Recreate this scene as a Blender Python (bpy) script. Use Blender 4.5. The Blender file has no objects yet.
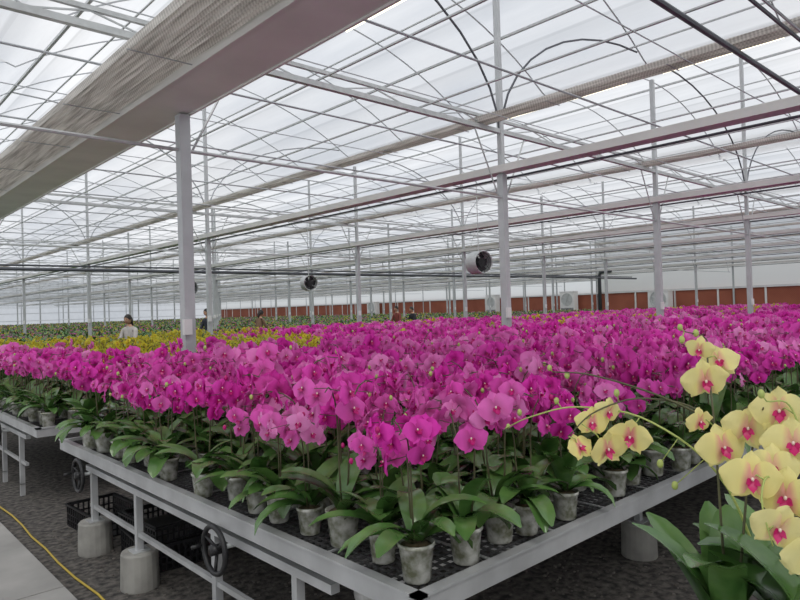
import bpy, math, random
from mathutils import Vector, Matrix
import numpy as np
random.seed(7)
R=random.Random(11)
D=bpy.data
sc=bpy.context.scene
try:
    sc.view_settings.view_transform='Standard'
except Exception: pass

# ------------------------------------------------------------------ materials
def newmat(name):
    m=D.materials.new(name); m.use_nodes=True
    nt=m.node_tree; nt.nodes.clear()
    return m,nt,nt.nodes,nt.links
def pbr(name,col,rough=.5,metal=0.,noise=0.,nscale=8.,bump=0.,col2=None,coat=0.,spec=.5):
    m,nt,n,l=newmat(name)
    o=n.new('ShaderNodeOutputMaterial'); b=n.new('ShaderNodeBsdfPrincipled')
    l.new(b.outputs[0],o.inputs[0])
    b.inputs['Base Color'].default_value=(*col,1); b.inputs['Roughness'].default_value=rough
    b.inputs['Metallic'].default_value=metal
    b.inputs['Specular IOR Level'].default_value=spec
    if noise>0 or bump>0 or col2:
        tc=n.new('ShaderNodeTexCoord'); nz=n.new('ShaderNodeTexNoise')
        nz.inputs['Scale'].default_value=nscale; nz.inputs['Detail'].default_value=4
        l.new(tc.outputs['Object'],nz.inputs['Vector'])
        if col2 is None: col2=tuple(c*(1-noise) for c in col)
        cr=n.new('ShaderNodeValToRGB')
        cr.color_ramp.elements[0].position=.35; cr.color_ramp.elements[1].position=.65
        cr.color_ramp.elements[0].color=(*col2,1); cr.color_ramp.elements[1].color=(*col,1)
        l.new(nz.outputs[0],cr.inputs[0]); l.new(cr.outputs[0],b.inputs['Base Color'])
        if bump>0:
            bp=n.new('ShaderNodeBump'); bp.inputs['Strength'].default_value=bump
            bp.inputs['Distance'].default_value=.02
            l.new(nz.outputs[0],bp.inputs['Height']); l.new(bp.outputs[0],b.inputs['Normal'])
    return m
def petalmat(name,cin,cout,cvar,tpos=(.15,.55),pwr=2.):
    m,nt,n,l=newmat(name)
    o=n.new('ShaderNodeOutputMaterial')
    at=n.new('ShaderNodeAttribute'); at.attribute_name='Col'
    sp=n.new('ShaderNodeSeparateColor'); l.new(at.outputs['Color'],sp.inputs[0])
    cr=n.new('ShaderNodeValToRGB')
    cr.color_ramp.elements[0].position=tpos[0]; cr.color_ramp.elements[1].position=tpos[1]
    cr.color_ramp.elements[0].color=(*cin,1); cr.color_ramp.elements[1].color=(*cout,1)
    l.new(sp.outputs[0],cr.inputs[0])
    oi=n.new('ShaderNodeObjectInfo')
    ad=n.new('ShaderNodeMath'); ad.operation='MULTIPLY_ADD'
    ad.inputs[1].default_value=.7; ad.inputs[2].default_value=0
    l.new(oi.outputs['Random'],ad.inputs[0])
    ad2=n.new('ShaderNodeMath'); ad2.operation='MULTIPLY_ADD'; ad2.inputs[1].default_value=.35
    l.new(sp.outputs[1],ad2.inputs[0]); l.new(ad.outputs[0],ad2.inputs[2])
    pw=n.new('ShaderNodeMath'); pw.operation='POWER'; pw.inputs[1].default_value=pwr; pw.use_clamp=True
    l.new(ad2.outputs[0],pw.inputs[0])
    mx=n.new('ShaderNodeMix'); mx.data_type='RGBA'
    l.new(pw.outputs[0],mx.inputs[0]); l.new(cr.outputs[0],mx.inputs[6]); mx.inputs[7].default_value=(*cvar,1)
    p=n.new('ShaderNodeBsdfPrincipled'); p.inputs['Roughness'].default_value=.6
    p.inputs['Specular IOR Level'].default_value=.2
    l.new(mx.outputs[2],p.inputs['Base Color'])
    t=n.new('ShaderNodeBsdfTranslucent'); l.new(mx.outputs[2],t.inputs[0])
    ms=n.new('ShaderNodeMixShader'); ms.inputs[0].default_value=.36
    l.new(p.outputs[0],ms.inputs[1]); l.new(t.outputs[0],ms.inputs[2]); l.new(ms.outputs[0],o.inputs[0])
    return m
def film(name,fac=.45,col=(.86,.9,.95),tcol=(.93,.95,.98),var=.12,scale=(.9,.12,.9),bands=False):
    m,nt,n,l=newmat(name)
    o=n.new('ShaderNodeOutputMaterial')
    tr=n.new('ShaderNodeBsdfTransparent'); tr.inputs[0].default_value=(*tcol,1)
    tl=n.new('ShaderNodeBsdfTranslucent'); tl.inputs[0].default_value=(*col,1)
    tc=n.new('ShaderNodeTexCoord'); mp=n.new('ShaderNodeMapping'); mp.inputs['Scale'].default_value=scale
    l.new(tc.outputs['Object'],mp.inputs[0])
    nz=n.new('ShaderNodeTexNoise'); nz.inputs['Scale'].default_value=1.2; nz.inputs['Detail'].default_value=5
    l.new(mp.outputs[0],nz.inputs['Vector'])
    mr=n.new('ShaderNodeMapRange'); mr.inputs[1].default_value=.3; mr.inputs[2].default_value=.7
    mr.inputs[3].default_value=max(0,fac-var); mr.inputs[4].default_value=min(1,fac+var)
    l.new(nz.outputs[0],mr.inputs[0])
    if bands:
        # overlapping film sheets: slightly milkier strips along the purlins
        sx=n.new('ShaderNodeSeparateXYZ'); l.new(tc.outputs['Object'],sx.inputs[0])
        mu=n.new('ShaderNodeMath'); mu.operation='MULTIPLY'; mu.inputs[1].default_value=1/1.1625; l.new(sx.outputs[0],mu.inputs[0])
        fr=n.new('ShaderNodeMath'); fr.operation='FRACT'; l.new(mu.outputs[0],fr.inputs[0])
        cr=n.new('ShaderNodeValToRGB'); e=cr.color_ramp.elements
        e[0].position=0; e[0].color=(*[c*.86 for c in col],1); e[1].position=.30; e[1].color=(*col,1)
        x=e.new(.93); x.color=(*[min(1,c*1.0) for c in col],1); x=e.new(.96); x.color=(*[c*.78 for c in col],1)
        l.new(fr.outputs[0],cr.inputs[0]); l.new(cr.outputs[0],tl.inputs[0])
    ms=n.new('ShaderNodeMixShader'); l.new(mr.outputs[0],ms.inputs[0])
    l.new(tr.outputs[0],ms.inputs[1]); l.new(tl.outputs[0],ms.inputs[2]); l.new(ms.outputs[0],o.inputs[0])
    return m
def emis(name,col,s):
    m,nt,n,l=newmat(name); o=n.new('ShaderNodeOutputMaterial'); e=n.new('ShaderNodeEmission')
    e.inputs[0].default_value=(*col,1); e.inputs[1].default_value=s; l.new(e.outputs[0],o.inputs[0]); return m

M_post=pbr('painted_steel',(.50,.52,.53),.45,.1,noise=.12,nscale=5)
M_galv=pbr('galvanised_steel',(.54,.56,.56),.45,.2,noise=.15,nscale=12)
M_dark=pbr('dark_pipe',(.10,.105,.12),.5,.3)
M_pipe=pbr('roof_pipe',(.44,.46,.48),.5,.2)
M_alu=pbr('bench_aluminium',(.57,.58,.59),.42,.25,noise=.2,nscale=6)
M_gut=pbr('gutter_sheet',(.74,.73,.70),.5,.0,noise=.12,nscale=2)
M_black=pbr('black_plastic',(.018,.018,.02),.45)
M_mesh=pbr('bench_mesh_black',(.07,.07,.072),.5)
M_conc=pbr('concrete',(.40,.39,.36),.85,noise=.3,nscale=7,bump=.3)
M_path=pbr('path_concrete',(.45,.44,.42),.85,noise=.25,nscale=2.5,bump=.2)
M_soil=pbr('ground_dark',(.16,.145,.13),.9,nscale=22,bump=.7,col2=(.035,.033,.032))
M_grav=pbr('soil_crumbs',(.20,.18,.16),.9,noise=.5,nscale=20)
M_yel=pbr('yellow_hose',(.55,.40,.05),.5)
M_white=pbr('white_panel',(.75,.75,.74),.5,noise=.06,nscale=2)
M_leaf=pbr('orchid_leaf',(.12,.23,.06),.24,nscale=9,col2=(.06,.15,.035),spec=.65)
M_stem=pbr('orchid_stem',(.09,.09,.04),.5)
M_bud=pbr('orchid_bud',(.42,.50,.14),.45)
M_pot=pbr('pot_plastic',(.72,.72,.67),.18,nscale=24,col2=(.22,.23,.15),spec=.9)
M_bark=pbr('bark_mix',(.12,.09,.045),.9,noise=.6,nscale=40,bump=.5)
M_mag=petalmat('petal_magenta',(.52,.008,.27),(.83,.048,.52),(.94,.38,.74),pwr=2.5)
M_maglip=pbr('lip_magenta',(.46,.0,.15),.4)
M_yp=petalmat('petal_butter_yellow',(.86,.26,.34),(.95,.85,.33),(.96,.91,.50),(.14,.34))
M_yplip=pbr('lip_crimson',(.55,.015,.14),.4)
M_col=pbr('orchid_column',(.85,.7,.6),.4)
M_ys=petalmat('petal_small_yellow',(.62,.45,.02),(.82,.70,.06),(.60,.62,.12))
M_yslip=pbr('lip_brown_yellow',(.5,.3,.03),.5)
M_or=petalmat('petal_mixed',(.5,.15,.2),(.66,.42,.30),(.60,.12,.36))
M_film=film('roof_film',.66,(.80,.815,.84),(.88,.90,.93),.16,bands=True)
M_filmw=film('wall_film',.85,(.9,.905,.91),(.9,.92,.93),.08)
M_band=film('white_sheet',1.0,(.95,.95,.92),(.9,.92,.94),.0)
M_sunstrip=emis('sunlit_strip_glow',(1,.93,.70),2.6)  # emission imitates sunlight caught on pale roof strips

m,nt,n,l=newmat('cooling_pad'); M_pad=m
o=n.new('ShaderNodeOutputMaterial'); b=n.new('ShaderNodeBsdfPrincipled'); l.new(b.outputs[0],o.inputs[0])
tc=n.new('ShaderNodeTexCoord'); wv=n.new('ShaderNodeTexWave'); wv.inputs['Scale'].default_value=6; wv.bands_direction='DIAGONAL'
nz=n.new('ShaderNodeTexNoise'); nz.inputs['Scale'].default_value=.8
l.new(tc.outputs['Object'],wv.inputs[0]); l.new(tc.outputs['Object'],nz.inputs['Vector'])
cr=n.new('ShaderNodeValToRGB'); cr.color_ramp.elements[0].color=(.20,.05,.028,1); cr.color_ramp.elements[1].color=(.38,.12,.07,1)
ma=n.new('ShaderNodeMath'); ma.operation='MULTIPLY_ADD'; ma.inputs[1].default_value=.25
l.new(wv.outputs[1],ma.inputs[0]); l.new(nz.outputs[0],ma.inputs[2]); l.new(ma.outputs[0],cr.inputs[0]); l.new(cr.outputs[0],b.inputs['Base Color'])
b.inputs['Roughness'].default_value=.8
m,nt,n,l=newmat('gathered_net'); M_net=m
o=n.new('ShaderNodeOutputMaterial'); b=n.new('ShaderNodeBsdfPrincipled'); l.new(b.outputs[0],o.inputs[0])
tc=n.new('ShaderNodeTexCoord'); mp=n.new('ShaderNodeMapping'); mp.inputs['Scale'].default_value=(90,1.5,10)
nz=n.new('ShaderNodeTexNoise'); nz.inputs['Scale'].default_value=1.; nz.inputs['Detail'].default_value=3
wv=n.new('ShaderNodeTexWave'); wv.bands_direction='Y'; wv.inputs['Scale'].default_value=9; wv.inputs['Distortion'].default_value=2
l.new(tc.outputs['Object'],wv.inputs[0])
l.new(tc.outputs['Object'],mp.inputs[0]); l.new(mp.outputs[0],nz.inputs['Vector'])
ma=n.new('ShaderNodeMath'); ma.operation='MULTIPLY_ADD'; ma.inputs[1].default_value=.16
l.new(wv.outputs[1],ma.inputs[0]); l.new(nz.outputs[0],ma.inputs[2])
cr=n.new('ShaderNodeValToRGB'); cr.color_ramp.elements[0].position=.38; cr.color_ramp.elements[1].position=.72
cr.color_ramp.elements[0].color=(.38,.35,.32,1); cr.color_ramp.elements[1].color=(.80,.77,.72,1)
l.new(ma.outputs[0],cr.inputs[0]); l.new(cr.outputs[0],b.inputs['Base Color']); b.inputs['Roughness'].default_value=.7
tl=n.new('ShaderNodeBsdfTranslucent'); l.new(cr.outputs[0],tl.inputs[0]); ms=n.new('ShaderNodeMixShader'); ms.inputs[0].default_value=.3
l.new(b.outputs[0],ms.inputs[1]); l.new(tl.outputs[0],ms.inputs[2]); l.new(ms.outputs[0],o.inputs[0])

# ------------------------------------------------------------------ mesh builder
class MB:
    def __init__(s): s.v=[];s.f=[];s.m=[];s.c=[]
    def add(s,vs,fs,mat=0,cols=None):
        o=len(s.v); s.v.extend([tuple(x) for x in vs]); s.f.extend([tuple(i+o for i in f) for f in fs]); s.m.extend([mat]*len(fs))
        s.c.extend(cols if cols else [(1,.5,0,1)]*len(vs))
    def box(s,a,b,mat=0):
        x0,y0,z0=a;x1,y1,z1=b
        vs=[(x0,y0,z0),(x1,y0,z0),(x1,y1,z0),(x0,y1,z0),(x0,y0,z1),(x1,y0,z1),(x1,y1,z1),(x0,y1,z1)]
        s.add(vs,[(0,3,2,1),(4,5,6,7),(0,1,5,4),(1,2,6,5),(2,3,7,6),(3,0,4,7)],mat)
    def tube(s,pts,r,mat=0,n=6,cap=True):
        P=[Vector(p) for p in pts]; k=len(P)
        rs=r if isinstance(r,(list,tuple)) else [r]*k
        T=[(P[min(i+1,k-1)]-P[max(i-1,0)]).normalized() for i in range(k)]
        a=Vector((0,0,1)) if abs(T[0].z)<.9 else Vector((1,0,0))
        u=T[0].cross(a).normalized(); vs=[]
        for i in range(k):
            u=(u-T[i]*u.dot(T[i])).normalized(); w=T[i].cross(u)
            for j in range(n):
                t=2*math.pi*j/n+ (math.pi/4 if n==4 else 0)
                vs.append(P[i]+(u*math.cos(t)+w*math.sin(t))*rs[i])
        fs=[]
        for i in range(k-1):
            for j in range(n):
                fs.append((i*n+j,i*n+(j+1)%n,(i+1)*n+(j+1)%n,(i+1)*n+j))
        if cap: fs.append(tuple(range(n))[::-1]); fs.append(tuple(range((k-1)*n,k*n)))
        s.add(vs,fs,mat)
    def ell(s,c,rx,ry,rz,mat=0,nu=8,nv=5,rot=None,cols=None):
        vs=[];fs=[];c=Vector(c)
        for i in range(nv+1):
            ph=math.pi*i/nv
            for j in range(nu):
                th=2*math.pi*j/nu
                p=Vector((rx*math.sin(ph)*math.cos(th),ry*math.sin(ph)*math.sin(th),rz*math.cos(ph)))
                if rot: p=rot@p
                vs.append(c+p)
        for i in range(nv):
            for j in range(nu): fs.append((i*nu+j,(i+1)*nu+j,(i+1)*nu+(j+1)%nu,i*nu+(j+1)%nu))
        s.add(vs,fs,mat)
    def lathe(s,c,prof,mat=0,n=16,cap=True):
        vs=[];fs=[];cx,cy,cz=c
        for r,z in prof:
            for j in range(n):
                t=2*math.pi*j/n; vs.append((cx+r*math.cos(t),cy+r*math.sin(t),cz+z))
        for i in range(len(prof)-1):
            for j in range(n): fs.append((i*n+j,i*n+(j+1)%n,(i+1)*n+(j+1)%n,(i+1)*n+j))
        if cap: fs.append(tuple(range(n))[::-1]); k=len(prof)-1; fs.append(tuple(range(k*n,(k+1)*n)))
        s.add(vs,fs,mat)
    def mesh(s,name,mats,smooth=False):
        me=D.meshes.new(name); me.from_pydata(s.v,[],s.f)
        for mt in mats: me.materials.append(mt)
        me.polygons.foreach_set('material_index',s.m)
        me.polygons.foreach_set('use_smooth',[smooth]*len(s.f))
        ca=me.color_attributes.new('Col','FLOAT_COLOR','POINT')
        ca.data.foreach_set('color',[x for c in s.c for x in c])
        me.update(); return me
    def obj(s,name,mats,smooth=False,parent=None,loc=(0,0,0),rot=(0,0,0)):
        return link(name,s.mesh(name,mats,smooth),loc,rot,parent)
def link(name,me,loc=(0,0,0),rot=(0,0,0),parent=None,scale=1):
    ob=D.objects.new(name,me); sc.collection.objects.link(ob)
    ob.location=loc; ob.rotation_euler=rot; ob.scale=(scale,)*3
    if parent: ob.parent=parent
    return ob

# ------------------------------------------------------------------ orchids
def petal(mb,C,Rr,U,N,ang,L,W,kind,cup,zoff,mat,nt,ns,rnd):
    ca,sa=math.cos(ang),math.sin(ang)
    d=Rr*ca+U*sa; sd=U*ca-Rr*sa
    vs=[];cs=[];fs=[]
    for i in range(nt+1):
        t=i/nt
        if kind=='round': w=W*max(.12,math.sin(math.pi*min(.97,t**.85))**.5) if 0<t<1 else W*(.15 if t==0 else .28)
        else: w=W*(.35+.65*math.sin(math.pi*min(.9,t*.9+.05))**.8)*(1 if t<.95 else .3)
        for j in range(ns+1):
            q=2*j/ns-1
            z=zoff+cup*L*(t*t)-.10*L*q*q*t+ .05*L*math.sin(5*t+4*q+rnd*9)
            vs.append(C+d*(t*L*(1-.10*q*q))+sd*(q*w)+N*z); cs.append((t,rnd,0,1))
    for i in range(nt):
        for j in range(ns):
            a=i*(ns+1)+j; fs.append((a,a+1,a+ns+2,a+ns+1))
    mb.add(vs,fs,mat,cs)
def flower(mb,C,N,size,pm,lm,cm,rg,hi=True):
    C=Vector(C);N=Vector(N).normalized()
    U=Vector((0,0,1)); U=(U-N*U.dot(N)).normalized(); Rr=U.cross(N)
    roll=rg.uniform(-.35,.35); U2=U*math.cos(roll)+Rr*math.sin(roll); Rr=U2.cross(N); U=U2
    nt,ns=(6,4) if hi else (2,2)
    rnd=rg.random(); s=size; cp=rg.uniform(-.35,.3)
    for a,L,W in ((90,.5,.17),(232,.47,.16),(308,.47,.16)):
        petal(mb,C,Rr,U,N,math.radians(a),L*s,W*s,'sepal',cp-.06,-.02*s,pm,nt,ns,rnd)
    for a in (8,172):
        petal(mb,C,Rr,U,N,math.radians(a),.54*s,.33*s,'round',cp,.015*s,pm,nt,ns,rnd)
    if hi:
        petal(mb,C,Rr,U,N,math.radians(-90),.20*s,.085*s,'sepal',.9,.03*s,lm,3,2,rnd)
        petal(mb,C,Rr,U,N,math.radians(-25),.13*s,.06*s,'round',1.0,.03*s,lm,3,2,rnd)
        petal(mb,C,Rr,U,N,math.radians(205),.13*s,.06*s,'round',1.0,.03*s,lm,3,2,rnd)
        mb.ell(C+N*.06*s+U*.02*s,.03*s,.03*s,.04*s,cm,6,4)
    else:
        mb.ell(C+N*.04*s-U*.04*s,.06*s,.06*s,.07*s,lm,5,3)
def leaf(mb,base,az,L,W,el0,bend,mat,nt=7,ns=4,twist=0.):
    p=Vector(base); d=Vector((math.cos(az),math.sin(az),0)); side=Vector((-math.sin(az),math.cos(az),0))
    vs=[];fs=[]; el=el0; st=L/nt
    for i in range(nt+1):
        t=i/nt
        w=W*(.42+.58*math.sin(math.pi*min(1,.12+t*.80))) * (1 if t<.8 else math.sqrt(max(.02,1-((t-.8)/.205)**2)))
        fw=d*math.cos(el)+Vector((0,0,1))*math.sin(el); nr=-d*math.sin(el)+Vector((0,0,1))*math.cos(el)
        for j in range(ns+1):
            q=2*j/ns-1
            vs.append(p+side*(q*w)+nr*(.28*w*abs(q)**1.4)+nr*(twist*q*w*t))
        p=p+fw*st; el-=bend/nt
    for i in range(nt):
        for j in range(ns):
            a=i*(ns+1)+j; fs.append((a,a+1,a+ns+2,a+ns+1))
    mb.add(vs,fs,mat)
# slots: 0 pot 1 bark 2 leaf 3 stem 4 bud 5 petal 6 lip 7 column
def pot(mb,c=(0,0,0),s=1.12):
    prof=[(.040,0),(.043,.004),(.054,.105),(.059,.107),(.059,.118),(.054,.118),(.052,.108)]
    mb.lathe(c,[(r*s,z*s) for r,z in prof],0,14)
    mb.ell((c[0],c[1],c[2]+.108*s),.05*s,.05*s,.012*s,1,10,4)
def plant(rg,nsp=2,nfl=8,fs=.105,h=.44,arch=.17,nleaf=9,hi=True,pots=True,ll=(.21,.33),lw=(.036,.052),t0=3.0):
    mb=MB()
    if pots: pot(mb)
    a0=rg.uniform(0,6.28)
    for i in range(nleaf):
        az=a0+i*math.pi+rg.uniform(-.8,.8)+ (i//2)*.55
        low=i<4
        leaf(mb,(.012*math.cos(az),.012*math.sin(az),.12+.007*i),az,rg.uniform(*ll),rg.uniform(*lw),
             rg.uniform(.4,.85) if low else rg.uniform(.6,1.3),rg.uniform(1.2,2.1) if low else rg.uniform(.7,1.8),2,7 if hi else 3,4 if hi else 2,rg.uniform(-.3,.3))
    for k in range(nsp):
        a=a0+1.57+k*math.pi*rg.uniform(.7,1.2)+rg.uniform(-.5,.5)
        hd=Vector((math.cos(a),math.sin(a),0)); H=h*rg.uniform(.88,1.1); A=arch*rg.uniform(.8,1.25)
        P0=Vector((0,0,.12))+hd*.015; P1=P0+hd*.03+Vector((0,0,H*.65)); 
        pts=[P0,P0.lerp(P1,.5)+hd*.01,P1]
        for t in (.2,.4,.6,.8,1.):
            th=t*1.9
            pts.append(P1+hd*(A*(1-math.cos(th))*.8)+Vector((0,0,H*.42*math.sin(th))))
        mb.tube(pts,[.0035]*4+[.003]*2+[.0025,.002],3,5 if hi else 3)
        if hi: mb.tube([P0+hd*.01,P1+hd*.004+Vector((0,0,.03))],.0022,3,4)
        sidev=Vector((-hd.y,hd.x,0))
        for i in range(nfl):
            t=i/(nfl-1)
            x=t0+t*(6.95-t0)
            i0=min(int(x),6); f=x-i0
            pos=pts[i0].lerp(pts[i0+1],f)
            sg=1 if i%2 else -1
            az=a+sg*rg.uniform(.1,1.4); 
            nrm=Vector((math.cos(az),math.sin(az),rg.uniform(-.4,.6)))
            c=pos+sidev*sg*fs*rg.uniform(.25,.65)+nrm*fs*.25+Vector((0,0,rg.uniform(-.025,.025)))
            if i==nfl-1 and hi:
                mb.ell(c,.009,.009,.013,4 if rg.random()<.4 else 6,6,4); continue
            if hi: mb.tube([pos,c],.0016,3,3,False)
            flower(mb,c,nrm,fs*rg.uniform(.8,1.12),5,6,7,rg,hi)
    return mb
def mats_for(pm,lm): return [M_pot,M_bark,M_leaf,M_stem,M_bud,pm,lm,M_col]
MAG=mats_for(M_mag,M_maglip); YEL=mats_for(M_ys,M_yslip); MIX=mats_for(M_or,M_maglip); CRM=mats_for(M_yp,M_yplip)

def coll(name,meshes):
    c=D.collections.new(name)
    for i,me in enumerate(meshes):
        ob=D.objects.new(f'{name}_{i:02d}',me); c.objects.link(ob)
    return c
rg=random.Random(5)
NM=10
mag_meshes=[plant(rg,nsp=2,nfl=rg.choice([6,7,8]),fs=rg.uniform(.105,.12),h=rg.uniform(.37,.46),arch=rg.uniform(.13,.2)).mesh('magenta_orchid_mesh',MAG,True) for _ in range(NM)]
yel_meshes=[plant(rg,nsp=3,nfl=8,fs=.06,h=rg.uniform(.38,.46),arch=.13,t0=2.2).mesh('yellow_orchid_mesh',YEL,True) for _ in range(4)]
far_meshes=[]
for i in range(10):
    mt=[YEL,MIX,MAG,MIX,YEL,MIX,YEL,MIX,YEL,MAG][i]
    far_meshes.append(plant(rg,nsp=[1,1,1,0,1,0,0,0,0,1][i],nfl=5,fs=.05,h=.18,arch=.1,nleaf=10,hi=False,pots=False,ll=(.2,.30),lw=(.025,.04)).mesh('nursery_orchid_mesh',mt,True))
farmag=[plant(rg,nsp=2,nfl=8,fs=.115,h=.38,hi=False,pots=False).mesh('magenta_orchid_far_mesh',MAG,True) for i in range(3)]
C_mag=coll('magenta_orchid_plant',mag_meshes); C_yel=coll('small_yellow_orchid_plant',yel_meshes); C_far=coll('nursery_orchid_plant',far_meshes)
C_fm=coll('distant_magenta_orchid_plant',farmag)

def scatter(name,pts,col):
    me=D.meshes.new(name); me.from_pydata([p[0] for p in pts],[],[])
    a=me.attributes.new('rot','FLOAT_VECTOR','POINT'); a.data.foreach_set('vector',[x for p in pts for x in p[1]])
    a=me.attributes.new('scl','FLOAT','POINT'); a.data.foreach_set('value',[p[2] for p in pts])
    a=me.attributes.new('idx','INT','POINT'); a.data.foreach_set('value',[p[3] for p in pts])
    ob=link(name,me)
    ng=D.node_groups.new(name+'_nodes','GeometryNodeTree')
    ng.interface.new_socket('Geometry',in_out='INPUT',socket_type='NodeSocketGeometry')
    ng.interface.new_socket('Geometry',in_out='OUTPUT',socket_type='NodeSocketGeometry')
    n=ng.nodes;l=ng.links
    gi=n.new('NodeGroupInput');go=n.new('NodeGroupOutput'); ip=n.new('GeometryNodeInstanceOnPoints')
    ci=n.new('GeometryNodeCollectionInfo'); ci.inputs['Collection'].default_value=col
    ci.inputs['Separate Children'].default_value=True; ci.inputs['Reset Children'].default_value=True
    def na(nm,ty):
        x=n.new('GeometryNodeInputNamedAttribute'); x.data_type=ty; x.inputs['Name'].default_value=nm; return x.outputs['Attribute']
    l.new(gi.outputs[0],ip.inputs['Points']); l.new(ci.outputs[0],ip.inputs['Instance'])
    ip.inputs['Pick Instance'].default_value=True
    l.new(na('idx','INT'),ip.inputs['Instance Index']); l.new(na('rot','FLOAT_VECTOR'),ip.inputs['Rotation']); l.new(na('scl','FLOAT'),ip.inputs['Scale'])
    l.new(ip.outputs[0],go.inputs[0])
    md=ob.modifiers.new('scatter','NODES'); md.node_group=ng
    return ob

BZ=.68
BX=1.385
PITCH=4.5; BY=1.46; BW=3.84
FX,FY=.678,.735
XW1,XW2,YJ,YN,YS,XWW=40.,50.,23.4,99.6,-8.,-1.6
NB=21
def inview(x,y,m=.80):
    d=FX*x+FY*y; la=FY*x-FX*y
    return d>.5 and abs(la)<m*d+.6
pts=[];hero=[];ptf=[]
x=BX+.12
while x<23.5:
    y=BY+.12
    while y<BY+BW-.1:
        jx=x+R.uniform(-.045,.045); jy=y+R.uniform(-.045,.045)
        front=(y-BY)
        if inview(jx,jy) and not (front<.5 and R.random()<.36) and R.random()>.03:
            rz=R.uniform(0,6.28); s=R.uniform(.84,1.08); k=R.randrange(NM)
            if jx<9: 
                if (jx-BX<.25 or front<.25) and jx<4.2: hero.append(((jx,jy,BZ+.004),rz,s,k))
                else: pts.append(((jx,jy,BZ+.004),(R.uniform(-.08,.08),R.uniform(-.08,.08),rz),s,k))
            else: ptf.append(((jx,jy,BZ),(0,0,rz),s,R.randrange(3)))
        y+=.215
    x+=.215
scatter('magenta_orchid_bed',pts,C_mag)
for p,rz,s,k in hero:
    link('potted_magenta_orchid',mag_meshes[k],p,(0,0,rz),None,s)
pm=[];py=[]
x=BX+.13
while x<22:
    y=BY+PITCH+.12
    while y<BY+PITCH+BW-.1:
        if inview(x,y):
            p=((x+R.uniform(-.04,.04),y+R.uniform(-.04,.04),BZ+.004),(0,0,R.uniform(0,6.28)),R.uniform(.85,1.05))
            if (x<2.0 and y<8.4) or (x>4.8 and R.random()<.75): pm.append(p+(R.randrange(NM),))
            else: py.append(p+(R.randrange(4),))
        y+=.22
    x+=.22
scatter('magenta_orchid_bed',pm,C_mag); scatter('yellow_orchid_bed',py,C_yel)
if ptf: scatter('magenta_orchid_bed',ptf,C_fm)
def xend(k): return 38.2 if BY+PITCH*k+BW<23.2 else 48.2
for k in range(0,NB):
    pf=[];pg=[];pyy=[]
    y0=BY+PITCH*k
    s0=.24+.004*y0
    x=BX+.15 if k>1 else 24.0
    while x<xend(k)-.2:
        y=y0+.12
        s1=s0+.006*max(0,x-10)
        while y<y0+BW-.08:
            if inview(x,y,.72):
                sc_=R.uniform(.85,1.05)*(1+ .2*(s1-.24))
                q=((x+R.uniform(-.1,.1),y+R.uniform(-.08,.08),BZ),(0,0,R.uniform(0,6.28)))
                if k<=2 and x>8 and R.random()<.5: pg.append(q+(.95,R.randrange(3)))
                elif k in(2,3) and x<22 and R.random()<.30: pyy.append(q+(.72,R.randrange(4)))
                else: pf.append(q+(sc_,R.randrange(10)))
            y+=s1
        x+=s1
    if pf: scatter('nursery_orchid_bed',pf,C_far)
    if pg: scatter('magenta_orchid_bed',pg,C_fm)
    if pyy: scatter('yellow_orchid_bed',pyy,C_yel)

# ------------------------------------------------------------------ foreground butter-yellow orchids
def cream(name,base,spikes,flw,buds,seed,face=(-.72,-.66,-.05),az0=0.,nleaf=10):
    rg=random.Random(seed); mb=MB(); B=Vector(base); pot(mb,base)
    for i in range(nleaf):
        az=az0+i*math.pi+rg.uniform(-.6,.6)+(i//2)*.7
        leaf(mb,B+Vector((0,0,.115+.008*i)),az,rg.uniform(.26,.36),rg.uniform(.036,.05),rg.uniform(1.0,1.45),rg.uniform(.7,1.7),2,9,4,rg.uniform(-.3,.3))
    allp=[]
    for sp in spikes:
        ctrl=[Vector(p) for p in sp]; pp=[]
        ext=[ctrl[0]*2-ctrl[1]]+ctrl+[ctrl[-1]*2-ctrl[-2]]
        for i in range(1,len(ext)-2):
            for s in range(6):
                t=s/6; a,b,c,d=ext[i-1:i+3]
                pp.append(.5*((2*b)+(c-a)*t+(2*a-5*b+4*c-d)*t*t+(3*b-a-3*c+d)*t**3))
        pp.append(ctrl[-1]); mb.tube(pp,[.0036-.0022*i/len(pp) for i in range(len(pp))],4 if rg.random()<.25 else 3,6); allp+=pp
    for (x,y,z,s) in flw:
        c=Vector((x,y,z)); q=min(allp,key=lambda p:(p-c).length)
        n=(Vector(face)+Vector((rg.uniform(-.55,.55),rg.uniform(-.55,.55),rg.uniform(-.3,.4)))).normalized()
        mb.tube([q,q.lerp(c,.6)+Vector((0,0,.01)),c-n*.01],.0018,4,4)
        flower(mb,c,n,s,5,6,7,rg,True)
    for (x,y,z,s) in buds:
        c=Vector((x,y,z)); q=min(allp,key=lambda p:(p-c).length); mb.tube([q,c],.0015,4,4)
        mb.ell(c,s*.75,s*.75,s,4,8,6)
    return mb.obj(name,CRM,True)
cream('potted_yellow_orchid',(1.62,.50,BZ+.004),
 [[(1.62,.50,.79),(1.63,.54,1.10),(1.59,.64,1.31),(1.51,.76,1.36),(1.43,.85,1.33),(1.38,.90,1.27)],
  [(1.62,.50,.79),(1.58,.60,1.15),(1.52,.75,1.30),(1.44,.90,1.335),(1.37,1.0,1.31),(1.386,1.10,1.265)],
  [(1.59,.64,1.31),(1.52,.74,1.37),(1.42,.85,1.42),(1.36,.925,1.43)]],
 [(1.458,.832,1.326,.07),(1.453,.836,1.235,.102),(1.495,.798,1.263,.102),(1.404,.882,1.242,.075),(1.427,.86,1.30,.08)],
 [(1.355,.93,1.44,.008),(1.385,.90,1.42,.009),(1.46,.81,1.375,.010),
  (1.40,1.10,1.27,.007),(1.41,.95,1.35,.009),(1.53,.74,1.20,.011),(1.54,.71,1.15,.011)],3,az0=2.4)
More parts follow.
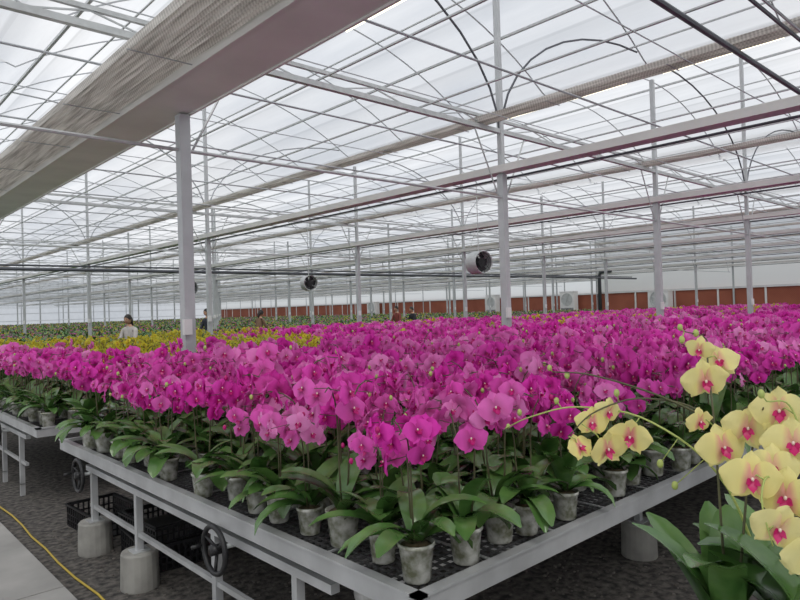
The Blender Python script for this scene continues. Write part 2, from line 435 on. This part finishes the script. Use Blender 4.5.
cream('potted_yellow_orchid',(1.51,.585,BZ+.004),
 [[(1.51,.58,.79),(1.53,.60,1.05),(1.56,.62,1.30),(1.61,.65,1.44),(1.63,.66,1.50),(1.60,.70,1.52)],
  [(1.51,.58,.79),(1.54,.56,1.05),(1.57,.55,1.22),(1.56,.52,1.33),(1.52,.50,1.36)]],
 [(1.584,.647,1.401,.108),(1.642,.635,1.445,.09),(1.60,.665,1.475,.065),(1.521,.637,1.314,.07),(1.509,.581,1.263,.108),(1.548,.544,1.305,.108)],
 [(1.60,.71,1.53,.009),(1.62,.68,1.515,.010),(1.585,.70,1.50,.010)],8,az0=.9)
cream('potted_yellow_orchid',(1.50,.40,BZ+.004),
 [[(1.50,.40,.79),(1.51,.41,1.05),(1.53,.43,1.28),(1.52,.45,1.37),(1.48,.48,1.38)],
  [(1.50,.40,.79),(1.47,.42,1.0),(1.45,.44,1.18),(1.41,.46,1.24),(1.37,.46,1.20),(1.36,.44,1.12)]],
 [(1.547,.477,1.350,.112),(1.392,.484,1.233,.112),(1.44,.439,1.195,.118),(1.512,.442,1.290,.118),(1.3745,.433,1.150,.105),(1.417,.393,1.10,.112),(1.47,.47,1.245,.10),(1.46,.36,1.17,.11)],
 [(1.48,.49,1.395,.010)],21,az0=2.0)

# ------------------------------------------------------------------ benches
def bench(name,x0,x1,y0,wires=True,feet=True):
    mb=MB(); y1=y0+BW; z=BZ
    for a,b in (((x0,y0,z-.055),(x1,y0+.028,z+.018)),((x0,y1-.028,z-.055),(x1,y1,z+.018)),
                ((x0,y0+.028,z-.055),(x0+.028,y1-.028,z+.018)),((x1-.028,y0+.028,z-.055),(x1,y1-.028,z+.018))):
        mb.box(a,b,0)
    mb.box((x0-.006,y0-.006,z+.012),(x0+.036,y1+.006,z+.022),0); mb.box((x0-.006,y0-.006,z+.012),(x1,y0+.036,z+.022),0)
    x=x0+.6
    while x<x1-.2:
        mb.box((x,y0+.03,z-.05),(x+.03,y1-.03,z-.012),0); x+=1.2
    if wires:
        y=y0+.06
        while y<y1-.03:
            mb.box((x0+.028,y,z-.008),(x1-.03,y+.007,z),1); y+=.04
        x=x0+.06
        while x<min(x1,12):
            mb.box((x,y0+.03,z-.010),(x+.007,y1-.03,z-.002),1); x+=.04
        for q in range(6): mb.box((x0+.03,y0+.55+q*.56,z-.012),(x1-.03,y0+.565+q*.56,z+.003),0)
        x=x0+.42
        while x<min(x1,12): mb.box((x,y0+.03,z-.012),(x+.012,y1-.03,z+.003),0); x+=.40
    else:
        mb.box((x0+.03,y0+.03,z-.02),(x1-.03,y1-.03,z-.002),1)
    for yy in (y0+.55,y1-.55): mb.tube([(x0+.08,yy,z-.075),(x1-.05,yy,z-.075)],.024,0,8)
    x=x0+.05
    while x<x1-.1:
        ys=[y0+.75,y0+1.45,y1-1.4,y1-.6] if x<x0+.1 else [y0+.55,y1-.55]
        mb.box((x-.02,y0+.5,z-.135),(x+.02,y1-.5,z-.098),0)
        mb.box((x-.012,y0+.55,.30),(x+.012,y1-.55,.325),0)
        for yy in ys:
            mb.box((x-.019,yy-.019,.1),(x+.019,yy+.019,z-.1),0)
        fy=([y1-1.4,y1-.6] if x<x0+.1 else ys) if feet else []
        for yy in fy:
            mb.lathe((x,yy,0),[(.108,0),(.11,.01),(.105,.205),(.098,.215)],2,20)
            mb.box((x-.05,yy-.05,.213),(x+.05,yy+.05,.22),0)
        for yy in ys: 
            if yy not in fy: mb.box((x-.019,yy-.019,0),(x+.019,yy+.019,.11),0)
        x+=2.4
    return mb.obj(name,[M_alu,M_mesh,M_conc])
def wheel(x,y,z):
    mb=MB(); r=.105
    mb.tube([(0,r*math.cos(t*2*math.pi/28),r*math.sin(t*2*math.pi/28)) for t in range(29)],.0125,0,8,False)
    for a in (0,2.094,4.188): mb.tube([(0.012,.02*math.cos(a+.5),.02*math.sin(a+.5)),(0,r*math.cos(a+.5),r*math.sin(a+.5))],.008,0,6)
    mb.tube([(-.02,0,0),(.03,0,0)],.024,0,12)
    mb.tube([(.03,0,0),(.32,0,0)],.012,1,8)
    mb.tube([(-.015,r*.98,0),(-.06,r*.98,0)],.009,0,8)
    return mb.obj('bench_handwheel',[M_black,M_galv],True,None,(x,y,z))
bench('orchid_bench',BX,24.,BY-PITCH-.24)
for k in range(0,4): bench('orchid_bench',BX,23.9,BY+PITCH*k,wires=k<2)
for k in range(4,NB): bench('orchid_bench',BX,xend(k),BY+PITCH*k,False,False)
for k in range(0,4): bench('orchid_bench',24.3,38.2,BY+PITCH*k,False,False)
for (yy) in (2.74,4.72,7.2,9.2): wheel(BX-.045,yy,BZ-.145)

# ------------------------------------------------------------------ crates
def crate(loc,rz,L=.56,W=.36,H=.17):
    mb=MB()
    mb.box((-L/2,-W/2,0),(L/2,W/2,.01),0)
    for z in (.045,.09,H-.02):
        t=.02 if z>H-.03 else .01
        mb.box((-L/2,-W/2,z),(L/2,-W/2+.012,z+t),0);mb.box((-L/2,W/2-.012,z),(L/2,W/2,z+t),0)
        mb.box((-L/2,-W/2,z),(-L/2+.012,W/2,z+t),0);mb.box((L/2-.012,-W/2,z),(L/2,W/2,z+t),0)
    mb.box((-L/2-.012,-W/2-.012,H-.012),(L/2+.012,-W/2+.01,H),0);mb.box((-L/2-.012,W/2-.01,H-.012),(L/2+.012,W/2+.012,H),0)
    mb.box((-L/2-.012,-W/2,H-.012),(-L/2+.01,W/2,H),0);mb.box((L/2-.01,-W/2,H-.012),(L/2+.012,W/2,H),0)
    n=14
    for i in range(n+1):
        x=-L/2+(L-.012)*i/n
        mb.box((x,-W/2,0),(x+.012,-W/2+.009,H),0); mb.box((x,W/2-.009,0),(x+.012,W/2,H),0)
    for i in range(10):
        y=-W/2+(W-.012)*i/9
        mb.box((-L/2,y,0),(-L/2+.009,y+.012,H),0); mb.box((L/2-.009,y,0),(L/2,y+.012,H),0)
    return mb.obj('nursery_crate',[M_black],False,None,loc,(0,0,rz))
crate((1.66,5.2,0.0),1.62); crate((1.72,4.28,0.0),1.5); crate((1.74,4.30,0.172),1.62,.54,.34,.10); crate((2.6,3.4,0),1.2)

# ------------------------------------------------------------------ floor, path, hose
mb=MB(); mb.box((XWW,YS,-.1),(XW2+.5,YN,0),0); mb.obj('floor',[M_soil])
mb=MB()
y=YS+.2
while y<YN-3:
    mb.box((-1.4,y,0),(1.10,y+2.99,.02),0); y+=3.0
mb.obj('concrete_path',[M_path])
mb=MB(); pp=[(1.20+.010*math.sin(i*.9)+.008*math.sin(i*2.3),-2+i*.35,.012) for i in range(80)]
mb.tube(pp,.007,0,6); mb.obj('yellow_hose',[M_yel],True)
mb=MB()
for i in range(2600):
    x=R.uniform(1.28,4.5); y=R.uniform(.8,5.4); r=R.uniform(.004,.013)
    mb.ell((x,y,r*.3),r,r*R.uniform(.6,1),r*.5,0,5,3)
mb.obj('gravel_scatter',[M_grav])
mb=MB(); mb.tube([(1.7,2.1,.42),(5.5,2.1,.42)],.03,0,10); mb.tube([(1.66,2.1,.42),(1.74,2.1,.42)],.04,0,12)
mb.tube([(2.2,2.1,.42),(2.2,2.1,.6)],.012,0,6);mb.tube([(4.6,2.1,.42),(4.6,2.1,.6)],.012,0,6); mb.obj('irrigation_pipe',[M_white],True)

# ------------------------------------------------------------------ columns / gutters / trusses
SP=4.65; X0=2.56; Y0=5.63; YSTEP=9.
XS=[X0+SP*i for i in range(11)]; YR=[Y0+YSTEP*j for j in range(-1,11)]
def roofz(x):
    t=((x-X0)/(2*SP))%1.0
    return 5.8+1.6*(math.sin(math.pi*t)**.8)
colm=MB(); colm.box((-.05,-.05,0),(.05,.05,3.42),0); colm.box((-.10,-.10,0),(.10,.10,.015),0)
colm.box((-.075,-.09,1.42),(.0,-.05,1.56),1)
me_col=colm.mesh('support_column_mesh',[M_post,M_white])
for j,yy in enumerate(YR):
    for i,xx in enumerate(XS):
        if xx>XW1-.5 and yy<YJ: continue
        if yy>35 and i%2==0: continue
        ob=link('support_column',me_col,(xx,yy,0))
        if i>0:
            e=MB(); top=roofz(xx)-.03-3.4
            e.box((-.035,-.035,3.4),(.035,.035,3.4+top),0); e.obj('upper_mast',[M_post],False,ob)
def xlim(y): return (XW1 if y<YJ else XW2)-.12
XA=XWW+.1
for i,xx in enumerate(XS):
    ymin=(YS if xx<XW1 else YJ+.2)+.1; ymax=YN-.1
    mb=MB(); big=(i==0)
    if big:
        mb.box((xx-.42,ymin,3.44),(xx+.07,ymax,3.47),0)
        mb.box((xx+.045,ymin,3.47),(xx+.07,ymax,3.62),0); mb.box((xx-.42,ymin,3.47),(xx-.395,ymax,3.60),0)
        mb.box((xx-.42,ymin,3.425),(xx-.40,ymax,3.44),0); mb.box((xx+.05,ymin,3.425),(xx+.07,ymax,3.44),0)
    else:
        mb.box((xx-.11,ymin,3.44),(xx+.11,ymax,3.462),0)
        mb.box((xx-.11,ymin,3.462),(xx-.09,ymax,3.54),0); mb.box((xx+.09,ymin,3.462),(xx+.11,ymax,3.54),0)
        mb.tube([(xx+.16,ymin,3.40),(xx+.16,ymax,3.40)],.016,1,6)
    mb.obj('rain_gutter',[M_gut,M_dark])
    mb=MB(); x1=xx-.43 if big else xx-.24; w=.46 if big else .28; zb=3.46 if big else 4.08; npl=11 if big else 5
    ys=[];y=ymin
    while y<ymax: ys.append(y); y+=.5 if y<14 else 3.
    ys.append(ymax)
    m2=npl*2+1; vs=[];fs=[]; rr=random.Random(i)
    for y in ys:
        for q in range(m2):
            vs.append((x1-w+w*q/(m2-1)+rr.uniform(-.005,.005),y,zb+(0 if q%2 else (.05 if big else .06))+rr.uniform(-.006,.006)))
    for a in range(len(ys)-1):
        for q in range(m2-1): fs.append((a*m2+q,a*m2+q+1,(a+1)*m2+q+1,(a+1)*m2+q))
    mb.add(vs,fs,0)
    y=ymin+.4
    while y<min(ymax,40):
        mb.box((x1-w-.01,y,zb-.012),(x1+.005,y+.012,zb-.006),1); y+=1.5
    mb.obj('gathered_shade_net',[M_net,M_pipe])
for j,yy in enumerate(YR):
    mb=MB(); x1=xlim(yy); xa=XA
    mb.box((xa,yy-.03,4.0),(x1,yy+.03,4.06),0); mb.box((xa,yy-.02,4.16),(x1,yy+.02,4.20),0)
    mb.tube([(xa,yy,3.1),(x1,yy,3.1)],.017,0,6)
    x=X0-SP
    while x<x1-.5:
        for q in range(3):
            u=x+SP*(q+.5)/3
            if u+.5<x1 and u-.5>xa:
                mb.tube([(u-.45,yy,4.06),(u,yy,4.16)],.01,0,4); mb.tube([(u+.45,yy,4.06),(u,yy,4.16)],.01,0,4)
        if x>XWW and yy<30:
            mb.tube([(x+.08,yy,3.1),(x+.55,yy,4.0)],.012,0,5)
            if x+SP<x1: mb.tube([(x+SP-.55,yy,4.0),(x+SP-.08,yy,3.1)],.012,0,5)
        x+=SP
    mb.obj('greenhouse_truss',[M_galv])
mb=MB()
y=YS+.1
while y<YN:
    x1=xlim(y); pts_=[]
    x=XA
    while x<=x1: pts_.append((x,y,roofz(x)-.03)); x+=.465
    mb.tube(pts_,.014,0,4); y+=4.5 if y>30 else 2.25
mb.obj('roof_bow',[M_pipe])
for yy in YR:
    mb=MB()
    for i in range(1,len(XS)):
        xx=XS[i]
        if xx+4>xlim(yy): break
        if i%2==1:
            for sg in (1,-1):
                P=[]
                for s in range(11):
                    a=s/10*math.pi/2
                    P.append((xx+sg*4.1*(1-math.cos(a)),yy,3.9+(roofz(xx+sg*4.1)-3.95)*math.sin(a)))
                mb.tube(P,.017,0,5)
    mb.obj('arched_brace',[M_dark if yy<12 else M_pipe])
mb=MB()
x=X0-SP+.5
k=0
while x<XW2-.2:
    if x>XA:
        ya=(YS if x<XW1 else YJ+.2)+.1
        mb.tube([(x,ya,roofz(x)-.05),(x,YN-.1,roofz(x)-.05)],.018 if k%2 else .032,0,4)
    x+=SP/4; k+=1
mb.obj('roof_purlin',[M_galv])
mb=MB()
for i in range(len(XS)):
    for off,z,r in ((1.55,4.09,.014),(3.1,4.09,.014)):
        xx=XS[i]+off
        if xx<XW2-.3: mb.tube([(xx,(YS if xx<XW1 else YJ+.2)+.1,z),(xx,YN-.1,z)],r,0,5)
mb.obj('curtain_rail',[M_galv])
mb=MB()
for j in range(-3,42):
    yy=Y0+2.25*j+ .6
    if yy<YS+.3 or yy>YN-.3: continue
    mb.tube([(XA,yy,3.95),(xlim(yy),yy,3.95)],.013,0,5)
    if yy<20: mb.tube([(XA,yy+.9,3.9),(xlim(yy),yy+.9,3.9)],.006,0,4)
mb.tube([(XA,2.33,4.0),(XW1-.15,2.33,4.0)],.028,1,8); mb.tube([(XA,1.85,4.02),(XW1-.15,1.85,4.02)],.018,1,6)
mb.obj('curtain_support_pipe',[M_pipe,M_dark])
mb=MB()
mb.tube([(XA,20.,3.0),(17.,20.,2.98),(30.,20.,3.02),(XW1-1,20.,3.0)],.05,0,8); mb.tube([(XA,20.3,3.12),(XW1-1,20.3,3.12)],.03,0,6)
mb.obj('irrigation_main',[M_dark])
def filmroof(name,xa,xb,ya,yb):
    mb=MB(); n=int((xb-xa)/.31); vs=[];fs=[]
    for q in range(n+1):
        x=xa+(xb-xa)*q/n
        vs+=[(x,ya,roofz(x)),(x,yb,roofz(x))]
    for q in range(n): fs.append((2*q,2*q+2,2*q+3,2*q+1))
    mb.add(vs,fs,0); return mb.obj(name,[M_film],True)
filmroof('ceiling',XWW,XW1,YS,YN); filmroof('ceiling',XW1,XW2,YJ,YN)
def glowing_roof_strip(x,ya,yb):  # added glowing bar standing in for a sunlit roof strip, not a lamp
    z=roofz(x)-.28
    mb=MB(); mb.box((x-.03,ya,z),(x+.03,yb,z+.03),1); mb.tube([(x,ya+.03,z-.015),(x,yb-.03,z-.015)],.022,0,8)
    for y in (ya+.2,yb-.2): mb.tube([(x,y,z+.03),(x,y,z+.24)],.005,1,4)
    mb.obj('glowing_roof_strip',[M_sunstrip,M_white])
glowing_roof_strip(13.1,3.7,6.0); glowing_roof_strip(13.2,6.8,10.1); glowing_roof_strip(7.9,7.8,9.9)

# ------------------------------------------------------------------ walls
def wallx(name,X,ya,yb,padtop,bandtop):
    mb=MB()
    mb.box((X,ya,0),(X+.2,yb,.35),2)
    mb.box((X+.02,ya,.35),(X+.17,yb,padtop),0)
    mb.add([(X,ya,padtop),(X,yb,padtop),(X,yb,bandtop),(X,ya,bandtop)],[(0,1,2,3)],1)
    mb.box((X-.06,ya,padtop-.06),(X,yb,padtop+.06),2)
    mb.box((X-.05,ya,bandtop-.05),(X+.05,yb,bandtop+.05),3)
    y=ya
    while y<yb:
        mb.box((X-.04,y-.05,.3),(X+.02,y+.05,padtop),2); y+=2.6
    y=ya
    while y<yb: mb.box((X-.07,y-.05,0),(X-.03,y+.05,5.8),3); y+=4.5
    vs=[(X+.05,ya,bandtop),(X+.05,yb,bandtop),(X+.05,yb,6.6),(X+.05,ya,6.6)]
    mb.add(vs,[(0,1,2,3)],4)
    return mb.obj(name,[M_pad,M_band,M_white,M_post,M_filmw])
wallx('wall_east',XW1,YS,YJ,2.2,3.75)
wallx('wall_east',XW2,YJ,YN,2.3,3.8)
def wally(name,Y,xa,xb):
    mb=MB(); mb.box((xa,Y,0),(xb,Y+.15,.6),0)
    mb.add([(xa,Y,.6),(xb,Y,.6),(xb,Y,7.),(xa,Y,7.)],[(0,1,2,3)],1)
    x=xa
    while x<xb: mb.box((x-.04,Y-.05,0),(x+.04,Y+.03,6.8),2); x+=4.65
    for z in (1.4,2.4,3.6): mb.box((xa,Y-.04,z),(xb,Y+.01,z+.06),2)
    return mb.obj(name,[M_white,M_filmw,M_post])
wally('wall_north',YN,XWW,XW2); wally('wall_south',YS,XWW,XW1); wally('wall_jog',YJ,XW1,XW2)
mb=MB(); mb.box((XWW-.15,YS,0),(XWW,YN,.6),0); mb.add([(XWW,YS,.6),(XWW,YN,.6),(XWW,YN,7.),(XWW,YS,7.)],[(0,1,2,3)],1)
y=YS
while y<YN: mb.box((XWW-.02,y-.04,0),(XWW+.05,y+.04,6.),2); y+=4.5
mb.obj('wall_west',[M_white,M_filmw,M_post])

def unit(x,y,w=1.1,h=1.5,z=.9):
    mb=MB(); mb.box((-.35,-w/2,0),(.3,w/2,h),0); mb.box((-.37,-w/2-.03,h-.08),(.3,w/2+.03,h),0)
    for k in range(6): mb.box((-.365,-w/2+.08,.08+k*.03),(-.35,w/2-.08,.095+k*.03),1)
    c=(0,h*.58); r=w*.38
    P=[(-.36,c[0]+r*math.cos(t*.3142),c[1]+r*math.sin(t*.3142)) for t in range(21)]
    mb.tube(P,.03,2,6,False); mb.add([(-.355,a[1],a[2]) for a in P[:-1]],[tuple(range(20))],2)
    for t in range(4):
        a=t*1.571+.4; mb.tube([(-.37,0,h*.58),(-.37,r*.9*math.cos(a),h*.58+r*.9*math.sin(a))],.03,2,4)
    for yy in (-w/2+.1,w/2-.1): mb.box((-.3,yy-.04,-z),(-.2,yy+.04,0),0); mb.box((.1,yy-.04,-z),(.2,yy+.04,0),0)
    return mb.obj('air_cooler_unit',[M_white,M_dark,M_galv],False,None,(x,y,z))
unit(39.3,18.6,1.3,1.3); unit(39.3,6.,1.2,1.1); unit(49.2,25.2,2.4,1.7,.8); unit(49.2,31.5,1.4,1.7); unit(49.2,40,1.2,1.7);unit(49.2,58,1.5,1.5)
mb=MB(); mb.tube([(39.7,23.0,0),(39.7,23.0,3.3),(39.5,22.8,3.6),(39.5,22.,3.65)],.12,0,10); mb.obj('drain_downpipe',[M_dark],True)

# ------------------------------------------------------------------ circulation fans
def fan(x,y,z,rz,r=.2):
    mb=MB(); n=28
    vs=[];fs=[]; prof=[(-.13,r*.97),(-.14,r*1.05),(.14,r*1.05),(.13,r*.97),(-.13,r*.97)]
    for a,b in prof:
        for j in range(n): vs.append((a,b*math.cos(j*6.2832/n),b*math.sin(j*6.2832/n)))
    for i in range(4):
        for j in range(n): fs.append((i*n+j,i*n+(j+1)%n,(i+1)*n+(j+1)%n,(i+1)*n+j))
    mb.add(vs,fs,0)
    for s in (-.14,.14):
        for q in (.35,.6,.8): mb.tube([(s,r*q*math.cos(t*.3142),r*q*math.sin(t*.3142)) for t in range(21)],.0035,1,4,False)
        for a in range(8): mb.tube([(s,0,0),(s,r*math.cos(a*.785),r*math.sin(a*.785))],.004,1,4)
    mb.tube([(-.10,0,0),(.08,0,0)],.075,1,12)
    for a in range(6):
        t=a*1.0472; u=Vector((0,math.cos(t),math.sin(t))); w=Vector((.35,-math.sin(t),math.cos(t)))
        vs=[u*.05-w*.03,u*.05+w*.03,u*r*.93+w*.08,u*r*.93-w*.07]; mb.add(vs,[(0,1,2,3)],1)
    mb.tube([(.0,0,r*1.02),(.0,0,3.9-z)],.008,2,5)
    mb.box((-.12,-.03,r*1.0),(.12,.03,r*1.1),0)
    return mb.obj('circulation_fan',[M_galv,M_black,M_galv],False,None,(x,y,z),(0,0,rz))
fan(8.45,7.15,2.33,-1.75,.18); fan(9.76,14.1,2.33,-1.75,.19); fan(7.5,16.4,2.3,-1.6,.2)

# ------------------------------------------------------------------ people
def person(name,loc,rz,H=1.6,jacket=(.5,.5,.52),trous=(.05,.06,.1),hair=(.02,.015,.012),lean=.25,arms=.6,longhair=False):
    root=D.objects.new(name,None); sc.collection.objects.link(root); root.location=loc; root.rotation_euler=(0,0,rz)
    s=H/1.7
    mj=pbr(name+'_jacket',jacket,.8,noise=.2,nscale=15); mtj=pbr(name+'_trousers',trous,.85,noise=.2,nscale=15)
    msk=pbr(name+'_skin',(.52,.30,.20),.5); mh=pbr(name+'_hair',hair,.5,noise=.4,nscale=30); me_=pbr(name+'_eye',(.02,.015,.01),.2); msh=pbr(name+'_shoe',(.03,.03,.03),.5)
    V=[];E=[];Rd=[]
    def add(p,r,par=None):
        V.append((p[0]*s,p[1]*s,p[2]*s)); Rd.append((r[0]*s,r[1]*s) if isinstance(r,tuple) else (r*s,r*s))
        if par is not None: E.append((par,len(V)-1))
        return len(V)-1
    L=lean; up=lambda h:(math.sin(L)*h-.03,0,.92+math.cos(L)*h)
    pel=add((0-.03,0,.92),(.15,.12)); b1=add(up(.16),(.135,.11),pel); b2=add(up(.34),(.16,.115),b1); b3=add(up(.47),(.12,.09),b2); nk=add(up(.545),.055,b3); hd=add(up(.60),.052,nk)
    hands=[]
    for sg in (1,-1):
        sh=up(.46); a=add((sh[0],sg*.17,sh[2]),.06,b3)
        el=(sh[0]+.10,sg*.21,sh[2]-.27); e=add(el,.045,a)
        wr=(el[0]+.22*math.sin(arms)+.06,sg*.13,el[2]+.02-.22*math.cos(arms)*.6); w=add(wr,.03,e); hands.append((wr,sg))
        hp=add((-.02,sg*.09,.86),.095,pel); kn=add((.04,sg*.10,.48),.062,hp); an=add((-.01,sg*.10,.09),.042,kn); ft=add((.12,sg*.11,.04),.04,an)
    me=D.meshes.new(name+'_cage'); me.from_pydata(V,E,[]); ob=D.objects.new('body',me); sc.collection.objects.link(ob)
    md=ob.modifiers.new('skin','SKIN'); 
    for i,r in enumerate(Rd): me.skin_vertices[0].data[i].radius=r
    me.skin_vertices[0].data[0].use_root=True
    ob.modifiers.new('sub','SUBSURF').levels=2
    dg=bpy.context.evaluated_depsgraph_get(); m2=D.meshes.new_from_object(ob.evaluated_get(dg)); D.objects.remove(ob)
    m2.name='body'; m2.materials.clear()
    for mm in (mj,mtj,msk,msh): m2.materials.append(mm)
    nz_=up(.53)[2]*s
    for p in m2.polygons:
        c=p.center; k=0
        if c.z>nz_: k=2
        elif c.z<.07*s: k=3
        elif c.z<.88*s and abs(c.y)<.2*s and c.x<.16*s: k=1
        for wr,sg in hands:
            if (c-Vector(wr)*s).length<.04*s: k=2
        p.material_index=k; p.use_smooth=True
    body=link('body',m2,(0,0,0),(0,0,0),root)
    hc=Vector(up(.70))*s; hc.x+=.02*s; mb=MB()
    Rm=Matrix.Rotation(L*.6,3,'Y')
    vs=[];fs=[];nu,nv=16,12
    for i in range(nv+1):
        ph=math.pi*i/nv
        for j in range(nu):
            th=2*math.pi*j/nu
            x=math.sin(ph)*math.cos(th);y=math.sin(ph)*math.sin(th);z=math.cos(ph)
            jaw=1-.28*max(0,-z)**1.2
            p=Vector((x*.095*jaw+(.012 if (z<0 and x>0) else 0),y*.074*jaw,z*.112)); vs.append(hc+Rm@(p*s))
    for i in range(nv):
        for j in range(nu): fs.append((i*nu+j,(i+1)*nu+j,(i+1)*nu+(j+1)%nu,i*nu+(j+1)%nu))
    mb.add(vs,fs,0)
    def hp_(x,y,z): return hc+Rm@(Vector((x,y,z))*s)
    mb.tube([hp_(.090,0,.015),hp_(.112,0,-.022),hp_(.094,0,-.032)],[.006*s,.012*s,.008*s],0,6)
    mb.ell(hp_(.088,0,-.058),.008*s,.022*s,.006*s,3,8,4)
    for sg in (1,-1):
        mb.ell(hp_(.083,sg*.03,.004),.009*s,.012*s,.007*s,2,8,5); mb.ell(hp_(0,sg*.076,-.005),.018*s,.008*s,.028*s,0,8,5)
        mb.ell(hp_(.088,sg*.03,.026),.005*s,.016*s,.003*s,1,6,4)
    vs=[];fs=[]
    for i in range(9):
        ph=math.pi*.62*i/8
        for j in range(20):
            th=2*math.pi*j/20; fr=max(0,math.cos(th))
            q=ph*(1-.42*fr)
            p=Vector((math.sin(q)*math.cos(th)*.106-.006,math.sin(q)*math.sin(th)*.085,math.cos(q)*.124)); vs.append(hc+Rm@(p*s))
    for i in range(8):
        for j in range(20): fs.append((i*20+j,(i+1)*20+j,(i+1)*20+(j+1)%20,i*20+(j+1)%20))
    mb.add(vs,fs,1)
    if longhair: mb.tube([hp_(-.07,0,.0),hp_(-.10,0,-.06),hp_(-.10,0,-.16),hp_(-.09,0,-.24)],[.055*s,.05*s,.035*s,.01*s],1,10)
    mb.obj('head',[msk,mh,me_,M_maglip],True,root)
    mb=MB()
    for wr,sg in hands:
        w=Vector(wr)*s; f=Vector((.85,-.15*sg,-.5)).normalized(); sd=Vector((.1,1,0)).normalized(); dn=f.cross(sd)
        mb.ell(w+f*.045*s,.05*s,.038*s,.02*s,0,10,6,rot=Matrix((f,sd,dn)).transposed())
        for k,(o_,ln) in enumerate(((-.027,.06),(-.009,.072),(.009,.068),(.027,.052))):
            b=w+f*.085*s+sd*o_*s; mb.tube([b-f*.02*s,b+f*ln*.45*s,b+f*ln*.8*s+Vector((0,0,-.012))*s,b+f*ln*s+Vector((0,0,-.03))*s],[.009*s,.0085*s,.0075*s,.006*s],0,6)
        b=w+f*.03*s-sd*sg*.03*s; mb.tube([b,b+(f*.6-sd*sg*.8)*.03*s,b+(f*.95-sd*sg*.5)*.055*s],[.011*s,.009*s,.007*s],0,6)
    mb.obj('hands',[msk],True,root)
    return root
person('woman_in_grey_jacket',(5.32,14.63,0),-2.6,1.62,(.62,.58,.56),(.06,.07,.12),lean=.14,longhair=True)
person('worker_in_dark_jacket',(9.37,19.13,0),-2.9,1.74,(.03,.035,.05),lean=.1)
person('worker_in_brown_coat',(11.17,19.13,0),.2,1.66,(.22,.13,.08),lean=.18,longhair=True)
person('worker_in_red_jacket',(17.5,19.13,0),-3.0,1.66,(.25,.06,.05),lean=.15)
person('worker_in_black_jacket',(18.4,19.13,0),3.0,1.62,(.03,.03,.04),lean=.2)

# ------------------------------------------------------------------ world & sun
w=D.worlds.new('overcast_sky'); sc.world=w; w.use_nodes=True
n=w.node_tree.nodes; l=w.node_tree.links; n.clear()
o=n.new('ShaderNodeOutputWorld'); bg=n.new('ShaderNodeBackground'); l.new(bg.outputs[0],o.inputs[0])
tc=n.new('ShaderNodeTexCoord'); nz=n.new('ShaderNodeTexNoise'); nz.inputs['Scale'].default_value=2.6; nz.inputs['Detail'].default_value=6
l.new(tc.outputs['Generated'],nz.inputs['Vector'])
cr=n.new('ShaderNodeValToRGB'); cr.color_ramp.elements[0].position=.38; cr.color_ramp.elements[1].position=.64
cr.color_ramp.elements[0].color=(.48,.55,.65,1); cr.color_ramp.elements[1].color=(1.0,.99,.98,1)
l.new(nz.outputs[0],cr.inputs[0]); l.new(cr.outputs[0],bg.inputs[0]); bg.inputs[1].default_value=.85
sd=D.lights.new('sun','SUN'); sd.energy=2.8; sd.angle=math.radians(25); sd.color=(1,.95,.88)
so=D.objects.new('sun',sd); sc.collection.objects.link(so); so.rotation_euler=(math.radians(32),math.radians(-22),0)

# ------------------------------------------------------------------ camera
cd=D.cameras.new('camera'); cam=D.objects.new('camera',cd); sc.collection.objects.link(cam)
cd.sensor_width=36; cd.lens=645/800*36; cd.clip_end=400; cd.clip_start=.05
pitch=math.atan(8/645); roll=math.radians(1.8)
fw=Vector((FX,FY,0)).normalized(); rt=Vector((fw.y,-fw.x,0)); up=Vector((0,0,1))
f2=(fw*math.cos(pitch)+up*math.sin(pitch)).normalized(); u2=rt.cross(f2).normalized()
u3=u2*math.cos(roll)+rt*math.sin(roll); r3=rt*math.cos(roll)-u2*math.sin(roll)
mm=Matrix((r3,u3,-f2)).transposed().to_4x4(); mm.translation=Vector((0,0,1.6))
cam.matrix_world=mm
sc.camera=cam
